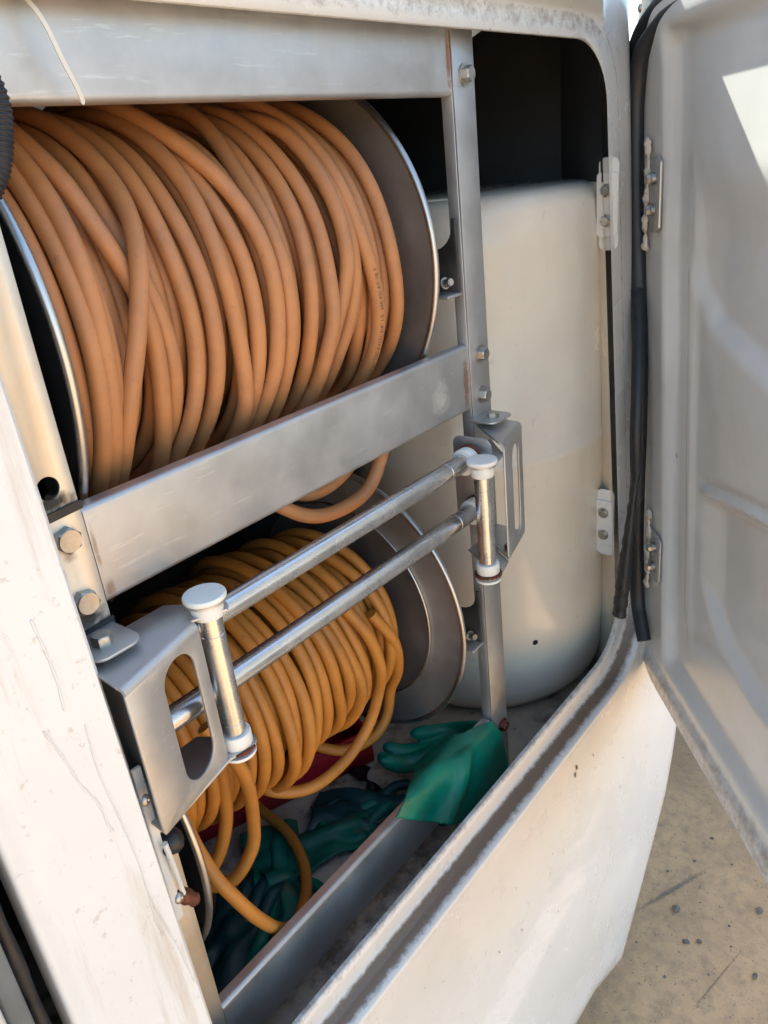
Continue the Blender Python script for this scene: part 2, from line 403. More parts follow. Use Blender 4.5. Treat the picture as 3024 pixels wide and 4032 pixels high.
# the wide pillar left of the opening is a weathered white part of its own
def shell(name, keep, material):
    used = {}; vv = []; ff = []; dw = []
    for f in F:
        c = sum((Vector(V[k]) for k in f), Vector())/4
        if keep(c):
            g = []
            for k in f:
                if k not in used: used[k] = len(vv); vv.append(V[k]); dw.append(DW[k])
                g.append(used[k])
            ff.append(tuple(g))
    me = mesh(name, vv, ff); a = me.attributes.new('dirt', 'FLOAT', 'POINT')
    for i, w in enumerate(dw): a.data[i].value = w
    bm = bmesh.new(); bm.from_mesh(me); bmesh.ops.recalc_face_normals(bm, faces=bm.faces); bm.to_mesh(me); bm.free()
    return obj(name, me, material, truck)
isp = lambda c: c.x < -.030 and c.z > -1.0
p1 = shell('side_panel', lambda c: not isp(c), 'paint')
p2 = shell('door_pillar', isp, 'pillar')
p2['label'] = 'wide white pillar left of the opening with drip stains'
p1['label'] = 'cream body panel with recessed dirty gutter around the opening'
# roof, far walls and underside close the body (they also throw the shade the photograph is taken in)
box('roof', (-2.3,-.056,.502), (1.24,1.7,.522), 'paint', truck, .006)
box('far_wall', (-2.3,1.68,-1.2), (1.24,1.70,.502), 'paint', truck, 0)
box('rear_wall', (1.22,.20,-.93), (1.24,1.68,.502), 'paint', truck, 0)
box('front_wall', (-2.3,-.05,-1.2), (-2.28,1.68,.502), 'paint', truck, 0)
box('ground_shade_box', (1.245,.20,-.93), (3.3,1.68,.22), 'paint', truck, .02)  # unseen box added to keep the ground at right in shade
box('underbody', (-2.28,.02,-.99), (3.28,1.68,-.965), 'black', truck, 0)
lp = box('next_door_panel', (-2.28,-.104,-1.27), (-.214,-.060,.502), 'paint', truck, .012, 4)
tube('gap_seal', [(-.188,-.066,-1.2+.01*k+random.uniform(-.0008,.0008)*0) for k in range(170)], .006, 'rubber', truck, 8, rfun=lambda t, l: .0065+.0006*math.sin(l*700))
box('weatherstrip', (-.2125,-.088,-1.25), (-.196,-.060,.51), 'greyrubber', truck, .003)
# compartment lining
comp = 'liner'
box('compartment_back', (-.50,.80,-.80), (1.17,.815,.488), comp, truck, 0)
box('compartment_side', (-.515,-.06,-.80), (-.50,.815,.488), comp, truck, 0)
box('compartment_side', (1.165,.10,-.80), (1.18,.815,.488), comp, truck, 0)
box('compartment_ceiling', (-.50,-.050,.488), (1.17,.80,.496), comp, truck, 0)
for nm, za, zb2, mt in (('jamb_filler', .176, .488, 'liner'), ('jamb_filler', -.79, .176, 'tank')):  # added sheets: upper dark in place of shade, lower cream to continue the tank
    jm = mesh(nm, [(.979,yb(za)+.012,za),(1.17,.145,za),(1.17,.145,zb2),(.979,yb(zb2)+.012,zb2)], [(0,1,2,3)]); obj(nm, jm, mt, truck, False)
fl = box('compartment_floor', (-.50,-.100,-.806), (1.17,.80,-.79), 'floor', truck, 0)
# hinge leaves bolted to the jamb, two bolts each
for z0, z1 in ((.070,.212), (-.497,-.360)):
    zc = (z0+z1)/2; h = z1-z0
    hl = plate('hinge_leaf', rrect(-.047, -.004, z0+.024, z1-.024, (.004,.010,.010,.004)), [], .003, (.988,0,0), (0,-1,0), (0,0,1), 'paint', truck) if False else \
         plate('hinge_leaf', [(-y, z) for y, z in rrect(-.047, -.011, z0+.022, z1-.022, .006)], [], .003, (.986,0,0), (0,-1,0), (0,0,1), 'paint', truck)
    plate('hinge_backing', [(-y, z) for y, z in rrect(-.047, -.013, z0, z1, .011)], [], .003, (.9895,0,0), (0,-1,0), (0,0,1), 'paint', truck)
    for dz in (-.024, .022): hexbolt((.986,-.028,zc+dz), (-1,0,0), .013, .006, 'bolt', truck)
# stone chips in the paint of the lower panel
for x, z, r in [(0.6937, -0.7608, 7), (0.6863, -0.7717, 8), (0.7568, -0.7798, 4), (0.8644, -0.8613, 3), (0.6161, -0.911, 3), (0.546, -0.9424, 3), (0.5745, -0.8505, 2), (0.4532, -0.8999, 3), (0.3897, -0.8831, 3), (0.526, -0.6784, 2), (0.8334, -0.9065, 3)]:
    stain((x, panel_y(x, z)+corner(x, z)-.0012, z), (1,.0,.25), (-.25,0,1), .0013*r, .0026*r, (.10,.07,.05), 1.0, truck, 'paint_chip')
# paint runs on the pillar, ending in drops
for pts, r in (([(-.118,-.115),(-.110,-.150),(-.106,-.175),(-.098,-.200),(-.0965,-.222),(-.0945,-.232)], .0006), ([(-.088,-.130),(-.090,-.175),(-.086,-.225),(-.083,-.275),(-.0835,-.315),(-.080,-.345),(-.074,-.385),(-.071,-.420),(-.069,-.440)], .0005), ([(-.0835,-.315),(-.085,-.340),(-.083,-.362)], .0006), ([(-.100,-.03),(-.097,-.075),(-.099,-.11)], .0008)):
    P = [Vector((x, yb(z)-.0345-.0002, z)) for x, z in pts]
    tube('paint_run', P, r, 'pillar', truck, 8, 8, rfun=lambda t, l, r=r: r*(1+.35*math.sin(l*300))*(1 if t < .93 else 1+1.9*math.sin((t-.93)/.07*PI)))
# little dome screws, rubber bumper and latch strip on the pillar edge
strip = box('latch_strip', (-.052,-.0625,-.40), (-.0435,-.0585,-.215), 'pillar', truck, .001)
for p in ((-.056,-.078,-.236), (-.054,-.083,-.352)): screw(p, (.35,-1,.1), .0055, truck)
lathe('bumper', [(0,.004),(.004,.011),(.014,.0125),(.020,.0105),(.023,.006),(.024,0)], (-.044,-.052,-.318), (.75,-.45,.25), 'rubber', truck, 24)
tube('latch_arm', [(-.046,-.070,-.30), (-.042,-.066,-.335), (-.037,-.060,-.382)], .0028, 'pillar', truck, 8, 4)
rb = lathe('latch_bolt', [(0,.004),(.003,.0075),(.011,.008),(.016,.0062),(.021,.0070),(.025,.0035),(.026,0)], (-.040,-.056,-.378), (.55,-.25,-.8), 'rustbolt', truck, 14)
rb['label'] = 'lump of red rusted bolt behind the pillar edge'

# ------------------------------------------------------------------ the open door
DP = Vector((1.04,-.09,0)); DD = Vector((-.764,-.645,0)).normalized(); DN = Vector((DD.y,-DD.x,0))
def dpt(s, z, h=0): return DP + DD*s + DN*h + Vector((0,0,z))
def sedge(z, r=.10, zt=.445, zb=-.742):
    s = -.112 + .100*(.37-z)
    if z < zb+r: s += r-math.sqrt(max(0, r*r-(zb+r-z)**2))
    if z > zt-r: s += r-math.sqrt(max(0, r*r-(z-zt+r)**2))
    return s
def interp(x, xs, ys): return float(np.interp(x, xs, ys))
def door_h(s, z):
    s0 = -.112+.100*(.37-z); d = s-s0
    h = 0.0
    h -= .020*sstep(.118, .142, d)*sstep(-.690, -.655, z)*sstep(.388, .352, z)     # step from border into the recessed field
    h += .007*math.exp(-((d-.196)/.013)**2)*sstep(-.62,-.50,z)*sstep(.20,.08,z)  # soft vertical ridge
    if z > .325: h += .085*(z-.325)                                              # top of the door leans in
    # upper pressed hollow: slopes in below z=.19, climbs out again along a curve
    c1 = interp(s, [.09,.138,.197,.311,.419,.6], [.075,.010,-.035,-.062,-.083,-.11])
    up = sstep(.198, .085, z)*sstep(.06, .20, s)
    out = sstep(c1+.028, c1-.010, z)
    h -= .017*up*(1-out)
    # lower hollow under a narrow crease
    f2 = interp(s, [.17,.207,.346,.452,.7], [-.300,-.296,-.268,-.250,-.22])
    c2 = interp(s, [.17,.187,.203,.304,.421,.7], [-.34,-.385,-.445,-.515,-.540,-.545])
    a = sstep(f2+.004, f2-.020, z)*sstep(.165, .265, s-.02*sstep(-.30,-.45,z))
    b = sstep(c2+.020, c2-.012, z)
    h -= .016*a*(1-b)
    h += .0045*math.exp(-((z-f2-.006)/.006)**2)*sstep(.185,.215,s)
    h -= .004*math.exp(-((z-f2-.020)/.006)**2)*sstep(.175,.205,s)
    # rim at the foot of the door
    h += .010*sstep(-.70,-.715,z)
    return h
nz, ns = 190, 96; V2 = []; F2 = []; D2 = []
for j in range(nz+1):
    z = -.742 + (1.187)*j/nz
    s0 = sedge(z)
    for i in range(ns+1):
        s = s0 + (.95-s0)*(i/ns)**1.25
        V2.append(dpt(s, z, door_h(s, z)))
        edge = s-s0
        D2.append(max(.55*sstep(-.665,-.735,z), .42*sstep(.05,.0,edge)*sstep(-.1,-.5,z), .22*sstep(.09,.02,edge)))
for j in range(nz):
    for i in range(ns):
        a = j*(ns+1)+i; F2.append((a, a+1, a+ns+2, a+ns+1))
bm = bmesh.new(); vs = [bm.verts.new(v) for v in V2]
for f in F2:
    try: bm.faces.new([vs[k] for k in f])
    except ValueError: pass
be = [e for e in bm.edges if e.is_boundary]
g = bmesh.ops.extrude_edge_only(bm, edges=be)
nv = [v for v in g['geom'] if isinstance(v, bmesh.types.BMVert)]
for v in nv: v.co -= DN*(.062 + max(0, (v.co-DP).dot(DN)+.0))
bmesh.ops.contextual_create(bm, geom=[e for e in g['geom'] if isinstance(e, bmesh.types.BMEdge) and e.is_boundary])
bmesh.ops.recalc_face_normals(bm, faces=bm.faces)
nd = len(bm.verts)
me = bpy.data.meshes.new('door'); bm.to_mesh(me); bm.free()
a = me.attributes.new('dirt', 'FLOAT', 'POINT')
for i in range(nd): a.data[i].value = D2[i] if i < len(D2) else .7
door = obj('door', sharp(me, 45), 'door', truck)
door['label'] = 'open cream door seen from its moulded inner side, black seal on the hinge edge'
stain(dpt(.47,-.195,-.0195+.001), (-.6,-.5,-.35), (-.3,-.2,.9), .055, .012, (.06,.05,.045), .8, door, 'scuff')
stain(dpt(.135,-.253,.0005), DD, (0,0,1), .014, .014, (.25,.23,.25), .5, door, 'scuff')
sealA = [(.30,.424),(.16,.424),(.033,.420),(-.040,.408),(-.088,.372),(-.108,.315),(-.110,.250),(-.098,.150),(-.084,.045),(-.064,-.06),(-.044,-.160),(-.032,-.26),(-.024,-.340),(-.014,-.467),(.006,-.589),(.030,-.63),(.056,-.660)]
sealB = [(.30,.404),(.16,.404),(.050,.400),(-.012,.388),(-.054,.356),(-.072,.306),(-.074,.250),(-.064,.150),(-.048,.045),(-.030,-.06),(-.016,-.160),(-.008,-.26),(-.004,-.340),(.004,-.467),(.020,-.589),(.042,-.63),(.066,-.660)]
sh = lambda z: (.010 if z < .36 else .010-.012*sstep(.36,.40,z))
# the outer strand follows the edge and tears loose halfway down; the inner strand stays on the door
tube('door_seal', [dpt(s, z, sh(z)) for s, z in sealA[:9]] + [Vector(p) for p in ((1.0519,-0.0580,-0.0153),(1.0091,-0.0780,-0.0851),(0.9751,-0.0920,-0.1562),(0.9567,-0.0990,-0.2328),(.9565,-.1015,-.300))], .0130, 'rubber', door, 12, 8, flat=.75, rfun=lambda t, l: .0145-.0035*sstep(.5,.75,t))
tube('door_seal', [dpt(s, z, sh(z)+.003-.006*sstep(.34,.39,z)+.006*sstep(-.1,-.5,z)) for s, z in sealB], .0135, 'rubber', door, 12, 8, flat=.7)
ds = tube('torn_seal_end', [(.9565,-.1015,-.300),(.9400,-.101,-.367),(.9270,-.099,-.4450),(.9155,-.097,-.5150),(.9085,-.095,-.5700)], .012, 'rubber_dirty', door, 12, 10, flat=.72, rfun=lambda t, l: .0095+.0070*sstep(.2,.75,t)+.0011*math.sin(l*210)+.0007*math.sin(l*523+1))
ds['label'] = 'dirty torn end of the black seal hanging loose'
for s, z in ((-.080,.222), (-.062,.052)): screw(dpt(s+.008, z, .021), DN+DD*-.3, .0068, door)
screw(dpt(.035,.405,.045), DN, .006, door)
for z0, z1 in ((.092,.205), (-.522,-.428)):
    sc0 = -.112+.100*(.37-(z0+z1)/2)
    S0, S1 = sc0+.080, sc0+.124
    plate('hinge_plate', [(S0,z0),(S1-.012,z0),(S1,z0+.008),(S1,z1-.008),(S1-.012,z1),(S0,z1)], [], .004, DP+DN*.008, DD, (0,0,1), 'steel', door)
    for f in (.30, .72): 
        q = dpt(S0+.018, z0+(z1-z0)*f, .0085)
        lathe('lock_washer', [(0,.0098),(.0024,.0098),(.0024,.0085),(.0044,.0085),(.0044,.004)], q, DN, 'bolt', door, 20)
        hexbolt(q+DN*.004, DN, .0135, .007, 'bolt', door)
    # ragged sealant squeezed out beside the plate
    P = [dpt(S0-.016+random.uniform(-.004,.004), z0-.03+(z1-z0+.06)*k/14, .008) for k in range(15)]
    tube('sealant_bead', P, .007, 'caulk', door, 8, 4, flat=.45, rfun=lambda t, l: .0075+.003*math.sin(l*160+z0*9)+.0018*math.sin(l*420))

# ------------------------------------------------------------------ ground
gm = mesh('ground', [(-300,-300,-1.55),(300,-300,-1.55),(300,300,-1.55),(-300,300,-1.55)], [(0,1,2,3)])
ground = obj('ground', gm, 'concrete', None, False); tag(ground, 'tan stained concrete ground beside the truck', 'ground', kind='structure')
stain((1.20,-.13,-1.5494), (.75,-.35,0), (.35,.75,0), .34, .022, (.27,.22,.165), .6, ground, 'dark_streak')
stain((1.02,-.30,-1.5492), (.9,-.2,0), (.2,.9,0), .30, .008, (.27,.20,.13), .5, ground, 'dark_streak')
def pebble(p, r, label, name='pebble'):
    bm = bmesh.new(); bmesh.ops.create_icosphere(bm, subdivisions=2, radius=1)
    r = r*.85; sx, sy, sz = random.uniform(.8,1.3), random.uniform(.7,1.1), random.uniform(.5,.75); a = random.uniform(0, PI)
    for v in bm.verts:
        k = 1+.25*math.sin(v.co.x*3.1+p[0]*50)*math.cos(v.co.y*2.7+p[1]*40)+random.uniform(-.14,.14)
        x, y = v.co.x*sx*k, v.co.y*sy*k
        v.co = Vector((p[0]+r*(x*math.cos(a)-y*math.sin(a)), p[1]+r*(x*math.sin(a)+y*math.cos(a)), -1.55+r*sz*(v.co.z*k+.45)))
    o = obj(name, bm_mesh(name, bm), 'pebble', None, False); return tag(o, label, 'pebble', 'pebbles scattered on the concrete')
pebble((1.148,-.158), .0125, 'largest dark pebble on the concrete beside the truck')
pebble((1.074,-.209), .0105, 'round grey pebble with a flat one close beside it')
pebble((1.091,-.2345), .009, 'flat grey pebble close beside a round one')
pebble((1.2546,-.3266), .011, 'grey pebble at the right picture edge under the door')
PL = 'tiny dark pebble on the concrete between truck and door'
for p, r in (((1.1732,-.2793),.0035),((1.0383,-.0528),.0055),((1.0724,-.3658),.010),((1.0089,-.1125),.003),((1.3198,-.1458),.005),((1.1818,-.1221),.003),((1.25,-.10),.0045),((1.42,-.16),.0055),((1.36,-.23),.0035),((1.12,-.30),.0035),((1.20,-.20),.0025),((.96,-.20),.0045),((1.02,-.28),.0035)):
    pebble(p, r, PL)

# loose grit on the concrete, too fine to count
rg = random.Random(21); V = []; F = []
for k in range(900):
    x, y = rg.uniform(.70,1.75), rg.uniform(-.55,.15); r = rg.choice((.0006,.0008,.001,.0012,.0018)); o = len(V); a = rg.uniform(0,6.28)
    for q in range(5):
        b = a+q*1.2566; rr = r*rg.uniform(.7,1.3); V.append((x+rr*math.cos(b), y+rr*math.sin(b), -1.5502))
    V.append((x+rg.uniform(-.3,.3)*r, y, -1.55+r*rg.uniform(.5,1.1)))
    F += [(o+q, o+(q+1) % 5, o+5) for q in range(5)]
grit = obj('grit', mesh('grit', V, F), 'pebble', None, False); tag(grit, 'fine dark grit scattered over the tan concrete', 'grit', kind='stuff')

# ================================================================== TANK
tank = empty('tank', (.93,.225,-.79), 'tall cream moulded tank with rounded foot standing behind the reels', 'tank')
TC = Vector((.964,.240,0)); TR = .254
prof = [(-.79,.0),(-.79,TR-.070),(-.787,TR-.045),(-.777,TR-.024),(-.757,TR-.010),(-.73,TR-.003),(-.65,TR),(-.262,TR+.003),(-.256,TR+.0045),(-.250,TR+.002),(-.246,TR),(.10,TR-.001),(.150,TR-.005),(.170,TR-.016),(.179,TR-.035),(.180,0)]
lathe('shell', prof, TC, (0,0,1), 'tank', tank, 96)
def on_tank(az, z, off=0): return TC + Vector((math.cos(az)*(TR+off), math.sin(az)*(TR+off), z)), Vector((math.cos(az), math.sin(az), 0))
for az, z, r in ((4.30,-.27,.0038), (4.10,-.62,.0045), (4.06,-.685,.0070)):
    p, n = on_tank(az, z, -.0006)
    if z < -.68: p = p - n*.006
    lathe('drilled_hole', [(.0009, r*1.25),(.0011, r),(.0009, r*.5),(.0009, 0)], p, n, 'black', tank, 16)

# ================================================================== REEL FRAME
FW = .6057; PW = .0475; TB = .3063; BH = .0930; BB = -.6445
frame = empty('reel_frame', (.303,.02,-.785), 'grey steel frame of two posts and three crossbars holding the hose reels', 'frame')
# left post with a cable hole; right post; both are folded channels
lp_outer = [(-PW,-.785),(-.0005,-.785),(-.0005,.486),(-PW,.50)]
plate('post', lp_outer, [circle2(-.0225,.0275,.0098,28)], .003, (0,0,0), (1,0,0), (0,0,1), 'postl', frame)
box('post_web', (-.0035,.0032,-.785), (-.0005,.045,.486), 'postl', frame, .0008)
box('post_web', (-PW,.0032,-.785), (-PW+.003,.045,.486), 'postl', frame, .0008)
plate('post', [(FW,-.785),(FW+PW,-.785),(FW+PW,.486),(FW,.486)], [], .003, (0,0,0), (1,0,0), (0,0,1), 'steel', frame)
box('post_web', (FW,.0032,-.785), (FW+.003,.020,.486), 'steel', frame, .0008)
box('post_web', (FW+PW-.003,.0032,-.785), (FW+PW,.020,.486), 'steel', frame, .0008)
def bar(z0, z1, y0=.0025, yd=.0185, x0=.0012, x1=FW-.0012):
    """folded channel: face, rounded bends, top and bottom flange turning back"""
    r = .006; P = [(yd, z1)]
    P += [(y0+r-r*math.sin(a), z1-r+r*math.cos(a)) for a in [PI/2*k/5 for k in range(6)]]
    P += [(y0+r-r*math.cos(a), z0+r-r*math.sin(a)) for a in [PI/2*k/5 for k in range(6)]]
    P += [(yd, z0)]
    t = .003; n = len(P); Q = []
    for i in range(n):
        a = Vector(P[max(i-1,0)]); b = Vector(P[min(i+1,n-1)]); d = (b-a).normalized(); Q.append((P[i][0]+t*(-d.y), P[i][1]+t*d.x))
    loop = P+Q[::-1]; m = len(loop)
    V = [(x0, y, z) for y, z in loop]+[(x1, y, z) for y, z in loop]
    F = [(i, (i+1) % m, m+(i+1) % m, m+i) for i in range(m)]+[(i, n-1-i+n-1+1-1+0, 0) for i in ()]
    for i in range(n-1):
        F.append((i, i+1, m-2-i, m-1-i)); F.append((m+i, m+m-1-i, m+m-2-i, m+i+1))
    bm = bmesh.new(); bm.from_mesh(mesh('crossbar', V, F)); me = bm_mesh('crossbar', bm)
    return obj('crossbar', sharp(me, 50), 'steel', frame)
bar(TB, TB+.125); bar(-BH, 0); bar(BB-.0935, BB)
for z in (-.019, -.079, -.177, -.267): hexbolt((-.021,-.0002,z), (0,-1,0), .0205, .0085, 'bolt' if z > -.1 else 'darksteel', frame, washer=False)
for z in (.329, -.018, -.077): hexbolt((.6305,-.0002,z), (0,-1,0), .0165, .009, 'bolt', frame)
hexbolt((.636,-.0002,-.674), (0,-1,0), .016, .008, 'rustbolt', frame)
tie = [(-PW-.001,-.0018),(-.0225,-.0022),(.0005,-.0018),(.002,.002),(.002,.03)]
st = []
for k, (x, y) in enumerate(tie): st.append((x, y))
def strap(z0, z1, tilt, name):
    V = []; F = []
    for (x, y) in tie: V += [(x, y, z0+tilt*x), (x, y, z1+tilt*x), (x, y-.0012, z1+tilt*x), (x, y-.0012, z0+tilt*x)]
    for i in range(len(tie)-1):
        for k in range(4): F.append((i*4+k, i*4+(k+1) % 4, (i+1)*4+(k+1) % 4, (i+1)*4+k))
    bm = bmesh.new(); bm.from_mesh(mesh(name, V, F)); return obj(name, bm_mesh(name, bm), 'rubber', frame, False)
strap(.0020, .0095, .05, 'strap'); strap(-.1130, -.1035, .05, 'strap')
for z in (-.079, -.019): stain((-.021,-.0006,z-.013), (1,0,0), (0,0,1), .020, .024, (.32,.14,.05), .40, frame)
stain((.007,.0019,-.082), (1,0,0), (0,0,1), .014, .030, (.40,.20,.08), .4, frame)
stain((.004,.0019,-.040), (1,0,0), (0,0,1), .006, .070, (.40,.22,.10), .35, frame)
stain((-.024,-.0007,.014), (1,0,0), (0,0,1), .060, .026, (.02,.02,.02), .8, frame, 'soot_mark')
stain((-.024,-.0007,-.096), (1,0,0), (0,0,1), .060, .040, (.03,.03,.032), .7, frame, 'soot_mark')
stain((.595,.0019,-.05), (1,0,0), (0,0,1), .020, .10, (.30,.12,.04), .5, frame)
stain((.60,.0019,.345), (1,0,0), (0,0,1), .014, .09, (.34,.13,.06), .7, frame)
stain((.530,.0019,-.055), (1,0,0), (0,0,1), .06, .07, (.62,.60,.56), .5, frame, 'lime_mark')
# bearing arms that carry the reel axles, bolted behind the right post
for zc, s in ((.121, 1), (-.432, 1)):
    loop = [(y, zc+z) for y, z in ([(.0035,.045),(.010,.045)]+[(.010+.032-.032*math.cos(a), .038-.032*math.sin(a)) for a in [PI/2*k/8 for k in range(9)]]+[(.27,.006),(.27,-.048),(.0035,-.048)])]
    plate('bearing_arm', loop, [], .004, (.598,0,0), (0,1,0), (0,0,1), 'darksteel', frame)
    box('bearing_ledge', (.565,.002,zc-.0525), (.598,.27,zc-.0485), 'steel', frame, .0006)
    hexbolt((.585,.020,zc-.035), (-.3,-1,.2), .010, .012, 'bolt', frame)
    lathe('bearing', [(0,.03),(.02,.03),(.024,.022),(.024,.0)], (.590,.236,zc), (-1,0,0), 'darksteel', frame, 24)

# ================================================================== REELS AND HOSES
def reel(zc, label, beads, hub):
    root = empty('hose_reel', (.28,.236,zc-.247), label, 'hose reel', 'hose reels in the frame')
    o = (.530,.236,zc)
    pr = [(0,.03),(0,.09)]
    for b in beads: pr += [(0,b-.009),(-.003,b-.005),(-.0048,b),(-.003,b+.005),(0,b+.009)]
    pr += [(0,.2405),(.004,.2405),(.004,.03)]
    lathe('flange', pr, o, (1,0,0), 'flange', root, 96)
    lathe('flange', [(0,.03),(0,.2405),(-.004,.2405),(-.004,.03)], (.020,.236,zc), (1,0,0), 'blacksteel', root, 96)
    for x in (.532, .018):
        ring = [(math.cos(2*PI*k/12)*.0044, .2415+math.sin(2*PI*k/12)*.0044) for k in range(12)]
        lathe('rim', ring, (x,.236,zc), (1,0,0), 'rim', root, 128, closed=True)
    for b in beads:
        ring = [(math.cos(2*PI*k/10)*.0022-.0035, b+math.sin(2*PI*k/10)*.0022) for k in range(10)]
        lathe('stiffening_bead', ring, (.530,.236,zc), (1,0,0), 'rim', root, 96, closed=True)
    lathe('drum', [(0,hub),(.50,hub)], (.025,.236,zc), (1,0,0), 'blacksteel', root, 48)
    lathe('axle', [(0,.014),(.66,.014)], (-.030,.236,zc), (1,0,0), 'darksteel', root, 20)
    return root
reel(.121, 'upper steel hose reel with orange hose wound on it', [], .10)
reel(-.432, 'lower steel hose reel with ringed flange and amber hose wound on it', [.181], .08)

HD = .0177                                             # hose outside diameter
def wind(strands, layers, rb, x0, x1, seed, rmax, soft=2.8):
    """lay hose on the drum turn by turn: every turn drops onto what is already wound and bends over it"""
    rng = np.random.RandomState(seed); SP = 96; TH = 180-360.0/SP*np.arange(SP+1)
    nb = int((x1-x0+.06)/.001); bx = x0-.03+.001*np.arange(nb)
    H = np.tile(np.array([rb(v) for v in bx])-HD/2, (SP, 1)); a = HD/2*.985
    k = np.arange(-9, 10); cap = np.sqrt(np.maximum(0, a*a-(k*.001)**2))
    kk = np.exp(-.5*(np.arange(-9, 10)/2.6)**2); kk /= kk.sum()
    kx = np.exp(-.5*(np.arange(-9, 10)/soft)**2); kx /= kx.sum()
    turns = []
    x = x0; sgn = 1; base = []
    for L in range(layers):
        while (x <= x1 if sgn > 0 else x >= x0):
            base.append([(180, x), (60, x+sgn*HD*.3+rng.uniform(-.002,.002)), (-60, x+sgn*HD*.6+rng.uniform(-.002,.002)), (-180, x+sgn*HD*1.02)])
            x += sgn*HD*1.02
        sgn = -sgn; x = min(max(x, x0), x1)
    for s in base + [None]*0 + strands:
        pts = list(s)
        if pts[0][0] < 179:
            xm = .5*(pts[0][1]+pts[-1][1]); pts = [(180, xm)] + pts + [(-180, xm)]
        tt = np.array([p[0] for p in pts]); xx = np.clip(np.array([p[1] for p in pts]), x0, x1)
        X = np.interp(-TH, -tt, xx); X = np.convolve(np.pad(X, 9, mode='edge'), kx, 'valid')
        J = np.round((X-bx[0])/.001).astype(int)
        raw = np.array([np.max(H[i % SP, J[i]-9:J[i]+10]+cap) for i in range(SP+1)])
        mx = np.array([max(raw[(i+d) % SP] for d in (-2,-1,0,1,2)) for i in range(SP+1)])
        R_ = np.convolve(np.concatenate([mx[-10:-1], mx, mx[1:10]]), kk, 'valid')
        R_ = np.minimum(R_, rmax)
        for i in range(SP):
            sl = H[i, J[i]-9:J[i]+10]; np.maximum(sl, np.where(cap > 0, R_[i]+cap, 0), out=sl)
        turns.append((TH, X, R_))
    return turns
def coil(name, turns, zc, material, parent):
    V = []; F = []; UV = []
    for T, X, R_ in turns:
        P = [Vector((X[i], .236-R_[i]*math.cos(math.radians(T[i])), zc+R_[i]*math.sin(math.radians(T[i])))) for i in range(len(T))]
        v, f, uv = tube_data(P, HD/2, 14, cap=False); o = len(V)
        V += v; F += [tuple(k+o for k in q) for q in f]; UV += uv
    return obj(name, mesh(name, V, F, UV), material, parent)
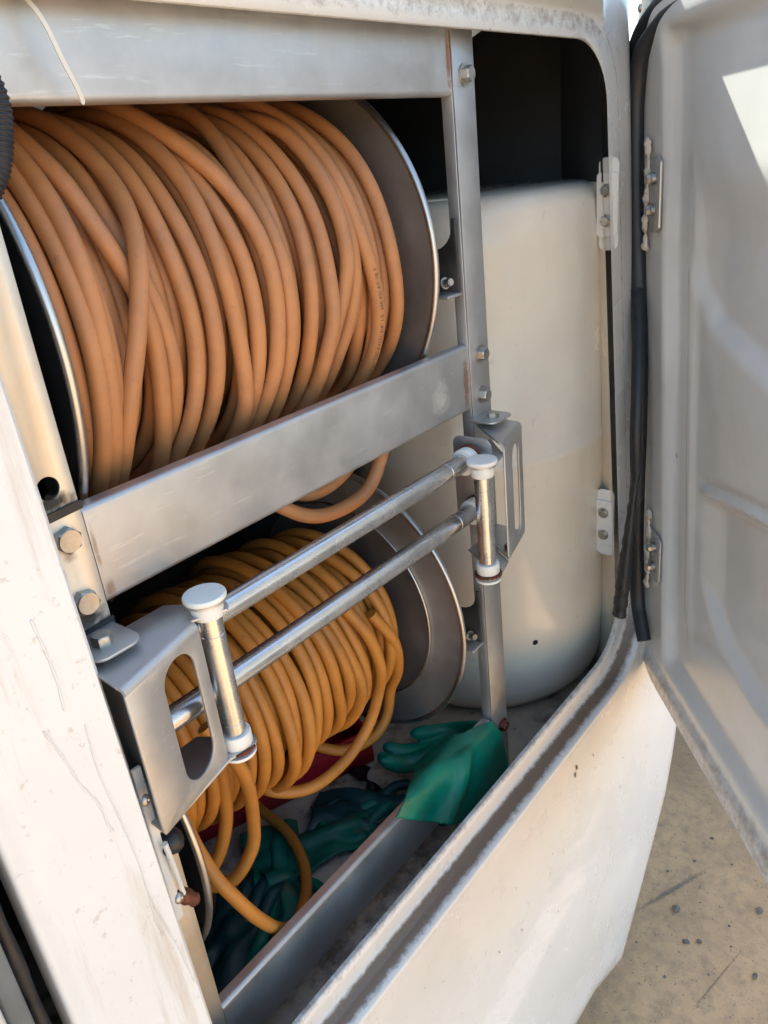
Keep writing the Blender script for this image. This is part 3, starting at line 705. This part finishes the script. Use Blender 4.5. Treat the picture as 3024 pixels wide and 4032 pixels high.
UP = [
  [(40.6,0.0522),(30.2,0.0487),(20.2,0.0468),(17.5,0.0486),(3.7,0.0471),(-8.3,0.0504),(-21.8,0.0533),(-44.1,0.0627)],
  [(27.1,0.0886),(15.5,0.086),(10.7,0.0828),(0.4,0.0815),(-6.7,0.081),(-13.9,0.077)],
  [(45.1,0.066),(36,0.0673),(26.2,0.0674),(19.3,0.0655),(11,0.0631),(5.8,0.0615),(-1.6,0.0601),(-10.5,0.0587)],
  [(47.6,0.0763),(35.1,0.0795),(24.6,0.0787),(14.4,0.0748),(11.2,0.0727),(1.1,0.071),(-9.6,0.0705),(-23.4,0.0687),(-42.4,0.0722)],
  [(-22.4,0.447),(-34.6,0.4508),(-48.2,0.464)],
  [(-11.4,0.4348),(-30.7,0.4067)],
  [(18.6,0.4237),(5.2,0.4188),(1.1,0.4176),(-8.1,0.419),(-17.7,0.4089),(-27.4,0.3946)],
  [(66.8,0.2791),(55.8,0.2934),(45.6,0.2949),(33.2,0.2902),(24.6,0.2901),(12.8,0.2923)],
  [(35,0.3613),(24.4,0.3617),(12.3,0.3548),(-0.3,0.3499),(-10.1,0.3485),(-20.3,0.3443)],
  [(45.2,0.3353),(28.7,0.329),(13.4,0.3283),(0.8,0.3284),(-7.6,0.3285),(-19.1,0.3275),(-28.2,0.3252),(-39.6,0.3173)],
  [(59.8,0.4649),(43.8,0.4647),(28.1,0.4595),(17.3,0.459),(5.8,0.4578),(-5.9,0.4587)],
  [(57.3,0.4855),(44.5,0.492),(30.4,0.4885),(16.5,0.4837),(2.4,0.4843),(0.3,0.4857),(-15,0.497),(-31,0.5227)],
  [(30.8,0.2512),(25.3,0.2576),(20,0.2657),(8,0.264),(2.3,0.2636),(-10,0.2623),(-21.1,0.2593),(-33.6,0.2522)],
  [(69.4,0.1977),(57.1,0.2112),(45.8,0.2067),(34.2,0.2033),(26.3,0.2079),(13.3,0.21),(5.7,0.2104),(-9.9,0.2076),(-18.4,0.2067),(-27.8,0.2046),(-39.8,0.1944)],
  [(60.8,0.2288),(51,0.2314),(39.8,0.2317),(29.7,0.2304),(19.5,0.2291),(7.7,0.2307),(-4.3,0.2373),(-14.8,0.238),(-26.7,0.238),(-41.6,0.2393)],
  [(61.7,0.1372),(51,0.145),(40.7,0.1415),(29.2,0.1328),(15.5,0.1451),(7.9,0.148),(-2.5,0.1548),(-14.4,0.157),(-25.7,0.158),(-39.4,0.1586),(-49.9,0.1422)],
  [(55.1,0.0883),(44.1,0.0943),(34.3,0.1027),(26.9,0.1127),(10.6,0.1346),(2.4,0.1354),(-7,0.137),(-19.1,0.1373),(-34,0.1398),(-52.9,0.1393)],
  [(47.3,0.4051),(35.2,0.4107),(23.7,0.4102),(12.3,0.4082),(1.6,0.4007),(-6.9,0.3966),(-27.1,0.3644),(-37.6,0.3471)],
  [(41.1,0.378),(29.3,0.3841),(17.8,0.382),(4.7,0.3796),(-3.5,0.3759),(-14.6,0.3678),(-25.3,0.3553)],
  [(58.2,0.2302),(24.4,0.2838),(15.8,0.2891),(5.7,0.2879),(-5,0.2844),(-15.7,0.2806),(-27.4,0.2736),(-38,0.2637)],
  [(80.6,0.1601),(68.9,0.171),(57.2,0.1832),(46.4,0.1846),(34.9,0.181),(23.4,0.1808),(12,0.181),(-0.8,0.1898),(-12.4,0.1852),(-23,0.1802),(-33.7,0.1697),(-42.4,0.1564)],
  [(73.4,0.3256),(57.6,0.3176),(48.8,0.3161),(35.5,0.3094),(24.9,0.3083),(14.3,0.3048),(2.1,0.3018),(-6.1,0.3028),(-16.9,0.2979),(-29.8,0.2997),(-41.6,0.293)],
  [(56.6,0.1523),(47.8,0.1577),(40.1,0.1606),(32.3,0.1569),(14.5,0.1291),(-5.9,0.0961),(-14.6,0.0855),(-25.5,0.0798)],
  [(58.9,0.4157),(49.4,0.4302),(36.3,0.4324),(23.1,0.4304),(11.4,0.4314),(-0.4,0.4422),(-12.8,0.4594)]]
LO = [
  [(15.6,0.1806),(1.3,0.1768),(-22.9,0.1706)],
  [(24.7,0.2578),(12.1,0.2572),(0.5,0.2498)],
  [(16.2,0.2773),(-5.5,0.262)],
  [(29.6,0.2161),(16.1,0.2137),(0.3,0.2148),(-15.3,0.2166),(-38.1,0.2261)],
  [(87.5,0.2179),(27.6,0.1884),(12.7,0.193),(-3.2,0.1933),(-21.9,0.1912),(-42.6,0.1943)],
  [(12,0.2964),(-0.9,0.2932),(-14.5,0.2863)],
  [(8.1,0.3141),(-10.7,0.3116),(-35.5,0.3252)],
  [(83.9,0.315),(75.5,0.3178),(51.9,0.3203),(44,0.3241),(33.1,0.3234),(21.5,0.3284),(9.8,0.3283),(-14.6,0.3455),(-42.6,0.3621)],
  [(102.5,0.4719),(85.6,0.4737),(70,0.4707),(58,0.4767),(47.2,0.4838),(34.6,0.488),(22.7,0.4898),(11.4,0.4826)],
  [(98.2,0.453),(82.4,0.4444),(59.2,0.4479),(52.4,0.4529),(43,0.4595),(31,0.4667),(19.8,0.4662)],
  [(81.8,0.341),(73.1,0.3388),(63.4,0.3401),(50.7,0.3453),(43.4,0.3491),(32.9,0.352),(21.2,0.3573),(8.2,0.359),(-4,0.3656),(-33.8,0.3826)],
  [(119.7,0.4031),(102,0.4039),(84,0.393),(64.9,0.3841),(50,0.393),(32.7,0.3956),(19.5,0.3973),(5.3,0.3975),(-14.7,0.4085)],
  [(26,0.2401),(12.4,0.2372),(-4.4,0.2326),(-22.2,0.2365),(-42.4,0.2413)],
  [(100,0.3546),(86.9,0.3608),(77,0.3602),(64.3,0.3646),(53,0.369),(32.9,0.368),(5.6,0.3806),(-9.8,0.3895)],
  [(119.1,0.4092),(89,0.416),(73.3,0.4084),(54.6,0.4152),(44.5,0.419),(33.7,0.4244),(21.3,0.4275),(8.3,0.4305),(-5.9,0.4384)]]
hoseA = empty('upper_hose', (.28,.236,-.14), 'orange rubber spray hose wound untidily on the upper reel', 'hose', 'spray hoses')
turnsA = wind(UP, 2, lambda x: .1520, .040, .512, 3, .212)
coilA = coil('wound_coil', turnsA, .121, 'hoseA', hoseA)
hoseB = empty('lower_hose', (.28,.236,-.79), 'amber rubber spray hose wound on the lower reel, loops hanging to the floor', 'hose', 'spray hoses')
rbl = lambda x: interp(x, [.04,.14,.30,.42,.50], [.110,.110,.107,.103,.099])
turnsB = wind(LO, 2, rbl, .040, .508, 5, .168, 4.6)
coilB = coil('wound_coil', turnsB, -.432, 'hoseB', hoseB)
# slack loop of the upper hose hanging below the middle bar
tube('slack_loop', [(.458,.048,-.030),(.452,.036,-.058),(.432,.030,-.100),(.400,.030,-.137),(.353,.031,-.147),(.300,.035,-.139),(.258,.045,-.110),(.235,.075,-.07)], HD/2, 'hoseA', hoseA, 14, 12)
tube('slack_loop', [(.446,.082,-.045),(.420,.062,-.095),(.375,.058,-.120),(.320,.060,-.122),(.275,.075,-.095),(.25,.10,-.06)], HD/2, 'hoseA', hoseA, 14, 12)
# loops of the lower hose that have slipped off towards the floor
tube('slack_loop', [(.110,.075,-.34),(.126,.060,-.385),(.142,.062,-.440),(.150,.078,-.520),(.140,.085,-.572),(.105,.105,-.610),(.070,.16,-.600),(.055,.22,-.57)], HD/2, 'hoseB', hoseB, 14, 12)
tube('slack_loop', [(.125,.085,-.36),(.132,.095,-.44),(.128,.110,-.530),(.100,.125,-.590),(.070,.16,-.605),(.050,.22,-.59)], HD/2, 'hoseB', hoseB, 14, 12)
tube('slack_loop', [(.395,.100,-.34),(.412,.078,-.39),(.424,.074,-.45),(.4275,.088,-.503),(.406,.100,-.559),(.352,.104,-.587),(.285,.112,-.590),(.238,.14,-.575),(.22,.19,-.555)], HD/2, 'hoseB', hoseB, 14, 12)
tube('slack_loop', [(.440,.095,-.37),(.468,.080,-.43),(.488,.096,-.50),(.497,.125,-.556),(.488,.134,-.610),(.452,.140,-.632),(.392,.150,-.618),(.35,.19,-.59)], HD/2, 'hoseB', hoseB, 14, 12)
tube('floor_loop', [(.115,.16,-.44),(.0700,.100,-.47),(0.0659,0.0650,-0.5229),(0.0735,0.0450,-0.5585),(0.0964,0.0340,-0.6178),(0.1267,0.0340,-0.6695),(0.1708,0.0550,-0.7101),(0.2285,0.1000,-0.7373),(0.2692,0.1500,-0.7436),(0.2947,0.2100,-0.7410),(0.3029,0.2800,-0.7380),(.30,.33,-.70)], HD/2, 'hoseB', hoseB, 14, 12)
# printing on the outermost strand of the upper hose
def hose_text(txt, T, X, Rr, zc, t0, height, parent, phi):
    cu = bpy.data.curves.new('print', 'FONT'); cu.body = txt; cu.size = height*1.38; cu.resolution_u = 2; cu.space_character = 1.25
    tmp = bpy.data.objects.new('print', cu); col.objects.link(tmp)
    dg = bpy.context.evaluated_depsgraph_get(); me = bpy.data.meshes.new_from_object(tmp.evaluated_get(dg)); bpy.data.objects.remove(tmp)
    pts = [Vector((X[i], .236-Rr[i]*math.cos(math.radians(T[i])), zc+Rr[i]*math.sin(math.radians(T[i])))) for i in range(len(T))]
    i0 = int(np.argmin(np.abs(T-t0))); L = [0]; idx = [i0]
    while L[-1] < .42 and idx[-1] > 1: L.append(L[-1]+(pts[idx[-1]]-pts[idx[-1]-1]).length); idx.append(idx[-1]-1)
    bm = bmesh.new(); bm.from_mesh(me); bmesh.ops.subdivide_edges(bm, edges=[e for e in bm.edges if e.calc_length() > .0015], cuts=1)
    for v in bm.verts:
        u, w = v.co.x, v.co.y-height*.5
        k = max(0, min(len(L)-2, int(np.searchsorted(L, u))-1)); f = (u-L[k])/(L[k+1]-L[k])
        p = pts[idx[k]].lerp(pts[idx[k+1]], f); tg = (pts[idx[k+1]]-pts[idx[k]]).normalized()
        out = Vector((0, p.y-.236, p.z-zc)).normalized(); out = (out-tg*out.dot(tg)).normalized(); sd = tg.cross(out)
        a = phi - w/(HD/2); rr = HD/2+.00025
        v.co = p + out*(math.cos(a)*rr) + sd*(math.sin(a)*rr)
    bm.to_mesh(me); bm.free(); me.materials.clear()
    return obj('printed_lettering', me, 'ink', parent, False)
hose_text('Kuri TEC K4131 3/8" I.D. 600 PSI AT 70 F', *turnsA[-1], .121, -33, .0044, hoseA, -.36)

# ================================================================== ROLLER HOSE GUIDE bolted in front of the lower reel
guide = empty('roller_guide', (.30,-.05,-.29), 'steel roller hose guide with two long rollers between slotted brackets', 'hose guide')
def tube_straight(name, a, b, r, material, parent, grooves=()):
    a, b = Vector(a), Vector(b); L = (b-a).length; pr = [(0, r)]
    for g in grooves: pr += [(g*L-.0016, r), (g*L-.0012, r*.95), (g*L+.0012, r*.95), (g*L+.0016, r)]
    pr += [(L, r)]; return lathe(name, pr, a, b-a, material, parent, 32)
RY = -.035
tube_straight('roller', (-.030,RY,-.138), (.535,RY,-.138), .0122, 'tube', guide, (.90,))
tube_straight('roller', (-.030,RY,-.214), (.548,RY,-.216), .0122, 'tube', guide, (.90,))
def bush(p, ax, r, l, name='bushing', m='nylon'):
    return lathe(name, [(0,r*.62),(0,r*.95),(.0015,r),(l-.0015,r),(l,r*.95),(l,r*.60)], p, ax, m, guide, 28)
for z, x in ((-.138,.518), (-.2165,.530)):
    bush((x,RY,z), (1,0,0), .0185, .016); lathe('bushing_flange', [(0,.0205),(.004,.0205),(.004,.012)], (x+.016,RY,z), (1,0,0), 'rustbolt', guide, 28)
# end plate carrying the rollers beside the right post
plate('end_plate', rrect(-.062, .0, -.246, -.112, .012), [], .003, (.5515,0,0), (0,1,0), (0,0,1), 'steel', guide)
plate('end_plate', rrect(-.060, .0, -.240, -.128, .012), [], .003, (-.0335,0,0), (0,1,0), (0,0,1), 'steel', guide)
# vertical rollers with white caps and bushings
def vroller(x, y, zt, zb):
    tube_straight('upright_roller', (x,y,zb), (x,y,zt), .0118, 'tube', guide, (.12,.86))
    bush((x,y,zt-.001), (0,0,1), .0155, .014)
    lathe('cap', [(0,.012),(0,.0195),(.0015,.0205),(.0040,.0205),(.0055,.0195),(.0062,.014),(.0064,0)], (x,y,zt+.0165), (0,0,1), 'nylon', guide, 40)
    lathe('cap_washer', [(0,.010),(0,.0188),(.0022,.0188),(.0022,.010)], (x,y,zt+.0135), (0,0,1), 'steel', guide, 32)
    bush((x,y,zb-.013), (0,0,1), .0160, .0150)
    lathe('foot_washer', [(0,.008),(0,.0190),(.0030,.0190),(.0030,.008)], (x,y,zb-.0165), (0,0,1), 'rustbolt', guide, 32)
    lathe('foot_cap', [(0,0),(0,.0165),(.0012,.0178),(.0045,.0178),(.0045,.006)], (x,y,zb-.0255), (0,0,1), 'nylon', guide, 32)
vroller(.066,-.050,-.124,-.262)
vroller(.512,-.070,-.147,-.279)
def bracket(a, b, zt, zb, slot, roll, back, rz, lip, rfoot):
    """slotted front plate from plan point a to b, a bent-over top and bottom sheet reaching the roller and the post"""
    A, B = Vector((*a, 0)), Vector((*b, 0)); u = (B-A).normalized(); w = (B-A).length; n = Vector((u.y,-u.x,0))
    if n.y > 0: n = -n
    # u x z must point outwards
    plate('slotted_plate', [(0,zb+.004),(.004,zb),(w-.004,zb),(w,zb+.004),(w,zt-.0053),(0,zt-.0053)], [rrect(slot[0]*w, slot[1]*w, slot[2], slot[3], (slot[1]-slot[0])*w*.49, 8)], .003, A+Vector((0,0,0)), u, (0,0,1), 'steel', guide)
    def sheet(z, pts, nm): 
        plate(nm, [(p[0], p[1]) for p in pts], [], .003, (0,0,z), (1,0,0), (0,1,0), 'steel', guide)
    rc = [(roll[0]+.0195*math.cos(t), roll[1]+.0195*math.sin(t)) for t in rz]
    sheet(zt+.0022, [(a[0]-n.x*.0073,a[1]-n.y*.0073)]+[(b[0]-n.x*.0073,b[1]-n.y*.0073)]+rc+[(back[1],back[2]),(back[0],back[2])], 'top_sheet')
    sheet(zb+.0008, [(a[0]+.002,a[1]+.003)]+lip+[(roll[0]+.0195*math.cos(t), roll[1]+.0195*math.sin(t)) for t in rz]+[(back[1],back[2]),(back[0],back[2])], 'bottom_sheet')
    # rounded bend along the top front edge
    rb_ = .0075; V = []; F = []
    for q in (A+u*.0005, B-u*.0005):
        for R_ in (rb_, rb_-.003):
            for k in range(9):
                t = PI/2*k/8; V.append(q - n*(rb_-R_*math.cos(t)) + Vector((0,0,zt+.0022-rb_+R_*math.sin(t))))
    for k in range(8):
        F += [(k,k+1,18+k+1,18+k), (9+k,27+k,27+k+1,9+k+1), (k,9+k,9+k+1,k+1), (18+k,18+k+1,27+k+1,27+k)]
    bm = bmesh.new(); bm.from_mesh(mesh('bend', V, F)); obj('bend', sharp(bm_mesh('bend', bm), 50), 'steel', guide)
bracket((-.052,-.088), (.046,-.060), -.121, -.276, (.42,.85,-.262,-.133), (.066,-.050), (-.048,.050,-.005), [(-60+15*k)*PI/180 for k in range(11)], [(.046,-.062)], None)
bracket((.553,-.080), (.642,-.056), -.117, -.290, (.40,.78,-.275,-.135), (.512,-.070), (.606,.648,-.004), [], [(.642,-.053)], None)
# sheets from the right bracket out to the upright roller
for z in (-.1150, -.2920):
    plate('roller_tongue', [(.556,-.077),(.606,-.006),(.560,-.006),(.531,-.055)]+[(.512+.0190*math.cos(t), -.070+.0190*math.sin(t)) for t in [(40+20*k)*PI/180 for k in range(14)]], [], .003, (0,0,z if z > -.2 else -.2935), (1,0,0), (0,1,0), 'steel', guide) if z < -.2 else None
plate('roller_tongue', [(.553,-.079),(.600,-.030),(.548,-.020),(.530,-.052)]+[(.512+.0186*math.cos(t), -.070+.0186*math.sin(t)) for t in [(50+20*k)*PI/180 for k in range(13)]], [], .0025, (0,0,-.1305), (1,0,0), (0,1,0), 'steel', guide)
# fixing tabs on the posts with bolts
plate('fixing_tab', rrect(-.049, -.002, -.052, .0, (.012,.014,.001,.001)), [], .003, (0,0,-.1085), (1,0,0), (0,1,0), 'steel', guide)
hexbolt((-.028,-.028,-.1084), (0,0,1), .0165, .009, 'bolt', guide, washer=False)
plate('fixing_tab', rrect(.592, .646, -.042, .0, (.012,.012,.001,.001)), [], .003, (0,0,-.1045), (1,0,0), (0,1,0), 'steel', guide)
hexbolt((.619,-.024,-.1044), (0,0,1), .0145, .007, 'bolt', guide, washer=False)
hexbolt((.580,-.062,-.2925), (0,0,1), .010, .008, 'rustbolt', guide)

# ================================================================== SMALL THINGS
# black corrugated conduit at the left picture edge
cp = catmull([(-.030,-.012,.375),(-.008,-.018,.345),(.0060,-.020,.322),(.0095,-.020,.3026),(.0050,-.020,.2826),(-.0025,-.020,.2654),(-.0120,-.018,.2512),(-.025,-.012,.235),(-.044,-.006,.215)], 40)
cd = tube('conduit', cp, .012, 'rubber', None, 16, rfun=lambda t, l: .0100+.0006*math.sin(l*2*PI/.0036))
tag(cd, 'black corrugated cable conduit in front of the left post near the top', 'conduit')
# cable tie tail hanging over the top crossbar
zt = [(.055,-.006,.378),(.0625,-.016,.358),(.070,-.018,.332),(.078,-.016,.314),(.0822,-.0135,.3035)]
ztp = catmull(zt, 6); V = []; F = []
for i, p in enumerate(ztp):
    for dx, dy in ((-.0017,0),(.0017,0),(.0017,-.0010),(-.0017,-.0010)):
        k = .45 if i == len(ztp)-1 else 1
        V.append(p+Vector((dx*k, dy, dx*.35)))
for i in range(len(ztp)-1):
    for k in range(4): F.append((i*4+k, i*4+(k+1) % 4, (i+1)*4+(k+1) % 4, (i+1)*4+k))
F += [(3,2,1,0), tuple((len(ztp)-1)*4+k for k in range(4))]
ct = obj('cable_tie', mesh('cable_tie', V, F), 'tie', None, False); tag(ct, 'loose white cable tie tail hanging over the top crossbar', 'cable tie')

# red tray under the lower reel
tray = empty('red_tray', (.40,.30,-.79), 'red plastic tray on the compartment floor under the lower reel', 'tray')
ang = math.atan2(-.084,.211); ux = Vector((math.cos(ang), math.sin(ang), 0)); uy = Vector((-ux.y, ux.x, 0)); O = Vector((.541,.227,-.789))-ux*.44
def tray_box(nm, a0, a1, b0, b1, z0, z1):
    V = [O+ux*a+uy*b+Vector((0,0,z)) for z in (z0,z1) for a, b in ((a0,b0),(a1,b0),(a1,b1),(a0,b1))]
    F = [(0,3,2,1),(4,5,6,7),(0,1,5,4),(1,2,6,5),(2,3,7,6),(3,0,4,7)]
    bm = bmesh.new(); bm.from_mesh(mesh(nm, V, F)); bmesh.ops.bevel(bm, geom=bm.edges[:], offset=.0015, segments=2, affect='EDGES')
    return obj(nm, sharp(bm_mesh(nm, bm), 50), 'red', tray)
tray_box('tray_wall', 0, .44, 0, .004, 0, .072); tray_box('tray_wall', 0, .44, .26, .264, 0, .072)
tray_box('tray_wall', 0, .004, .004, .26, 0, .072); tray_box('tray_wall', .436, .44, .004, .26, 0, .072)
tray_box('tray_base', .004, .436, .004, .26, .0, .004)
tray_box('tray_rim', -.004, .444, -.006, .006, .072, .076)

# gloves --------------------------------------------------------------
def remesh(name, parts, voxel, material, smooth_it=6, disp=None):
    bm = bmesh.new()
    for me in parts: bm.from_mesh(me)
    me = bpy.data.meshes.new(name); bm.to_mesh(me); bm.free()
    o = bpy.data.objects.new('tmp', me); col.objects.link(o)
    m = o.modifiers.new('r', 'REMESH'); m.mode = 'VOXEL'; m.voxel_size = voxel
    s = o.modifiers.new('s', 'SMOOTH'); s.iterations = smooth_it; s.factor = .5
    dg = bpy.context.evaluated_depsgraph_get(); out = bpy.data.meshes.new_from_object(o.evaluated_get(dg)); out.name = name
    bpy.data.objects.remove(o)
    out.materials.clear()
    return obj(name, out, material)
def cmesh(P, r, n=6, flat=None, rf=None):
    V, F, UV = tube_data(catmull(P, n), r, 10, flat=flat, rfun=rf); return mesh('c', V, F)
def capsule(t, r): return r*math.sqrt(max(.02, 1-max(0, (abs(t-.5)-.40)/.10)**2))
def sheet_mesh(G, nu, nv, thick, wr=0, seed=0, crease=None):
    """smooth sheet through a grid of control points, given thickness, with soft wrinkles"""
    rng = random.Random(seed); ph = [rng.uniform(0, 6.28) for _ in range(6)]
    rows = [catmull(r, nu) for r in G]; colsn = len(rows[0]); grid = []
    for c in range(colsn): grid.append(catmull([rows[r][c] for r in range(len(rows))], nv))
    A, B = colsn, len(grid[0]); V = []; N = []
    for a in range(A):
        for b in range(B):
            p = grid[a][b]
            du = grid[min(a+1,A-1)][b]-grid[max(a-1,0)][b]; dv = grid[a][min(b+1,B-1)]-grid[a][max(b-1,0)]
            n = du.cross(dv); n = n.normalized() if n.length > 0 else Vector((0,0,1))
            u, v = a/A, b/B
            k = wr*(math.sin(u*9+v*4+ph[0])*.5+math.sin(u*5-v*11+ph[1])*.35+math.sin(u*17+v*13+ph[2])*.2)
            if crease: k -= crease[2]*math.exp(-((u-crease[0]+.12*(v-.5))/crease[1])**2)*sstep(crease[3]-.1, crease[3]+.2, v)
            V.append(p+n*k); N.append(n)
    F = []; m = A*B
    V2 = V+[V[i]-N[i]*thick for i in range(m)]
    q = lambda a, b: a*B+b
    for a in range(A-1):
        for b in range(B-1):
            F.append((q(a,b), q(a+1,b), q(a+1,b+1), q(a,b+1))); F.append((m+q(a,b), m+q(a,b+1), m+q(a+1,b+1), m+q(a+1,b)))
    for a in range(A-1):
        F.append((q(a,0), m+q(a,0), m+q(a+1,0), q(a+1,0))); F.append((q(a,B-1), q(a+1,B-1), m+q(a+1,B-1), m+q(a,B-1)))
    for b in range(B-1):
        F.append((q(0,b), q(0,b+1), m+q(0,b+1), m+q(0,b))); F.append((q(A-1,b), m+q(A-1,b), m+q(A-1,b+1), q(A-1,b+1)))
    bm = bmesh.new(); bm.from_mesh(mesh('s', V2, F)); return bm_mesh('s', bm)
GG = [[[0.4862, 0.085, -0.6923], [0.532, 0.05, -0.6608], [0.5485, 0.012, -0.6288], [0.6038, 0.0, -0.6413]], [[0.4251, 0.0339, -0.637], [0.4871, 0.0173, -0.637], [0.5505, -0.004, -0.6397], [0.6077, -0.004, -0.6591]], [[0.399, 0.0204, -0.633], [0.4609, 0.0008, -0.633], [0.5423, -0.01, -0.6542], [0.6196, -0.008, -0.694]], [[0.3466, -0.006, -0.6093], [0.4278, -0.008, -0.6614], [0.5166, -0.012, -0.7059], [0.6291, -0.012, -0.7457]], [[0.3166, -0.012, -0.61], [0.3891, -0.016, -0.6792], [0.4664, -0.024, -0.7394], [0.5876, -0.024, -0.7701]]]
g1 = remesh('rubber_glove', [
    sheet_mesh([[Vector(p) for p in r] for r in GG], 9, 9, .0035, .0055, 3, crease=(.50,.07,.016,.40)),
    cmesh([(.4745,.150,-.700),(.5095,.130,-.729),(.5518,.100,-.732),(.5974,.062,-.715),(.600,.03,-.68)], .0135, 8, rf=lambda t, l: capsule(t*.5+.0,.0150)),
    cmesh([(.515,.178,-.712),(.5363,.150,-.727),(.5667,.110,-.722),(.600,.075,-.712)], .012, 8, rf=lambda t, l: capsule(t*.5,.0135)),
    cmesh([(.4900,.168,-.708),(.500,.150,-.722),(.5232,.125,-.728),(.56,.09,-.715)], .012, 8, rf=lambda t, l: capsule(t*.5,.0125)),
    cmesh([(.5560,.146,-.700),(.5820,.118,-.703),(.606,.092,-.703),(.615,.055,-.690),(.600,.02,-.665)], .013, 8, rf=lambda t, l: capsule(t*.5,.0140)),
], .0024, 'glove', 5)
tag(g1, 'clean bright green rubber glove draped over the bottom crossbar', 'glove', 'green rubber gloves')
def floor_glove(name, o, ang, sc, material, label, seed, curl=.6, cuff=True):
    rng = random.Random(seed); c, s = math.cos(ang), math.sin(ang)
    def W(u, v, z): return Vector((o[0]+sc*(u*c-v*s), o[1]+sc*(u*s+v*c), o[2]+sc*z))
    parts = []
    rows = []
    for j in range(6):
        u = -.16+.05*j; hw = [.062,.058,.050,.046,.047,.046][j]
        rows.append([W(u+rng.uniform(-.006,.006), hw*k, .016+.012*(1-abs(k))+rng.uniform(-.008,.010)) for k in (-1,-.5,0,.5,1)])
    parts.append(sheet_mesh(rows, 6, 6, .007*sc, .010, seed))
    for i, (v, L) in enumerate(((-.037,.07),(-.013,.085),(.012,.080),(.036,.062))):
        a = rng.uniform(-.25,.25)+(i-1.5)*.10; bend = rng.uniform(.0,.02)
        parts.append(cmesh([W(.07,v,.014), W(.085+L*.4*math.cos(a), v+L*.4*math.sin(a), .022+bend), W(.085+L*.8*math.cos(a*1.6), v+L*.8*math.sin(a*1.6), .016+bend*.5), W(.085+L*math.cos(a*2), v+L*math.sin(a*2), .013)], .011*sc, 6, rf=lambda t, l: .0125*sc*math.sqrt(max(.03, 1-max(0,(t-.8)/.2)**2))))
    parts.append(cmesh([W(-.01,.04,.016), W(.03,.072,.024), W(.07,.085,.018)], .011*sc, 6, rf=lambda t, l: .0125*sc*math.sqrt(max(.03, 1-max(0,(t-.8)/.2)**2))))
    g = remesh(name, parts, .0024, material, 2); return tag(g, label, 'glove', 'green rubber gloves')
floor_glove('rubber_glove', (.345,.160,-.792), 2.75+PI, .80, 'glove_old', 'mud stained green glove lying flat between the hose loop and red tray', 11)
floor_glove('rubber_glove', (.225,.160,-.788), .95+PI, .80, 'glove_old', 'crumpled green glove inside the hose loop on the floor', 12)
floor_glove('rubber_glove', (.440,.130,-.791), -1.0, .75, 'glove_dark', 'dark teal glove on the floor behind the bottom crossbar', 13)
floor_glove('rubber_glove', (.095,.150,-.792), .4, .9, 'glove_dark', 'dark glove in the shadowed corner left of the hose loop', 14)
# charred looking black scrap beside the tray
sg = [[Vector((.485+.05*math.cos(.5+a)*r+rngv, .200+.05*math.sin(.5+a)*r, -.786+.004*((i+j) % 3))) for j, (r, rngv) in enumerate(((-.9,.0),(-.3,.006),(.3,-.004),(.9,.0)))] for i, a in enumerate((0,.35,.7,1.05))]
sc_ = obj('scrap', sheet_mesh(sg, 5, 5, .002, .003, 8), 'rubber', None); tag(sc_, 'crumpled black scrap on the floor by the red tray', 'scrap')
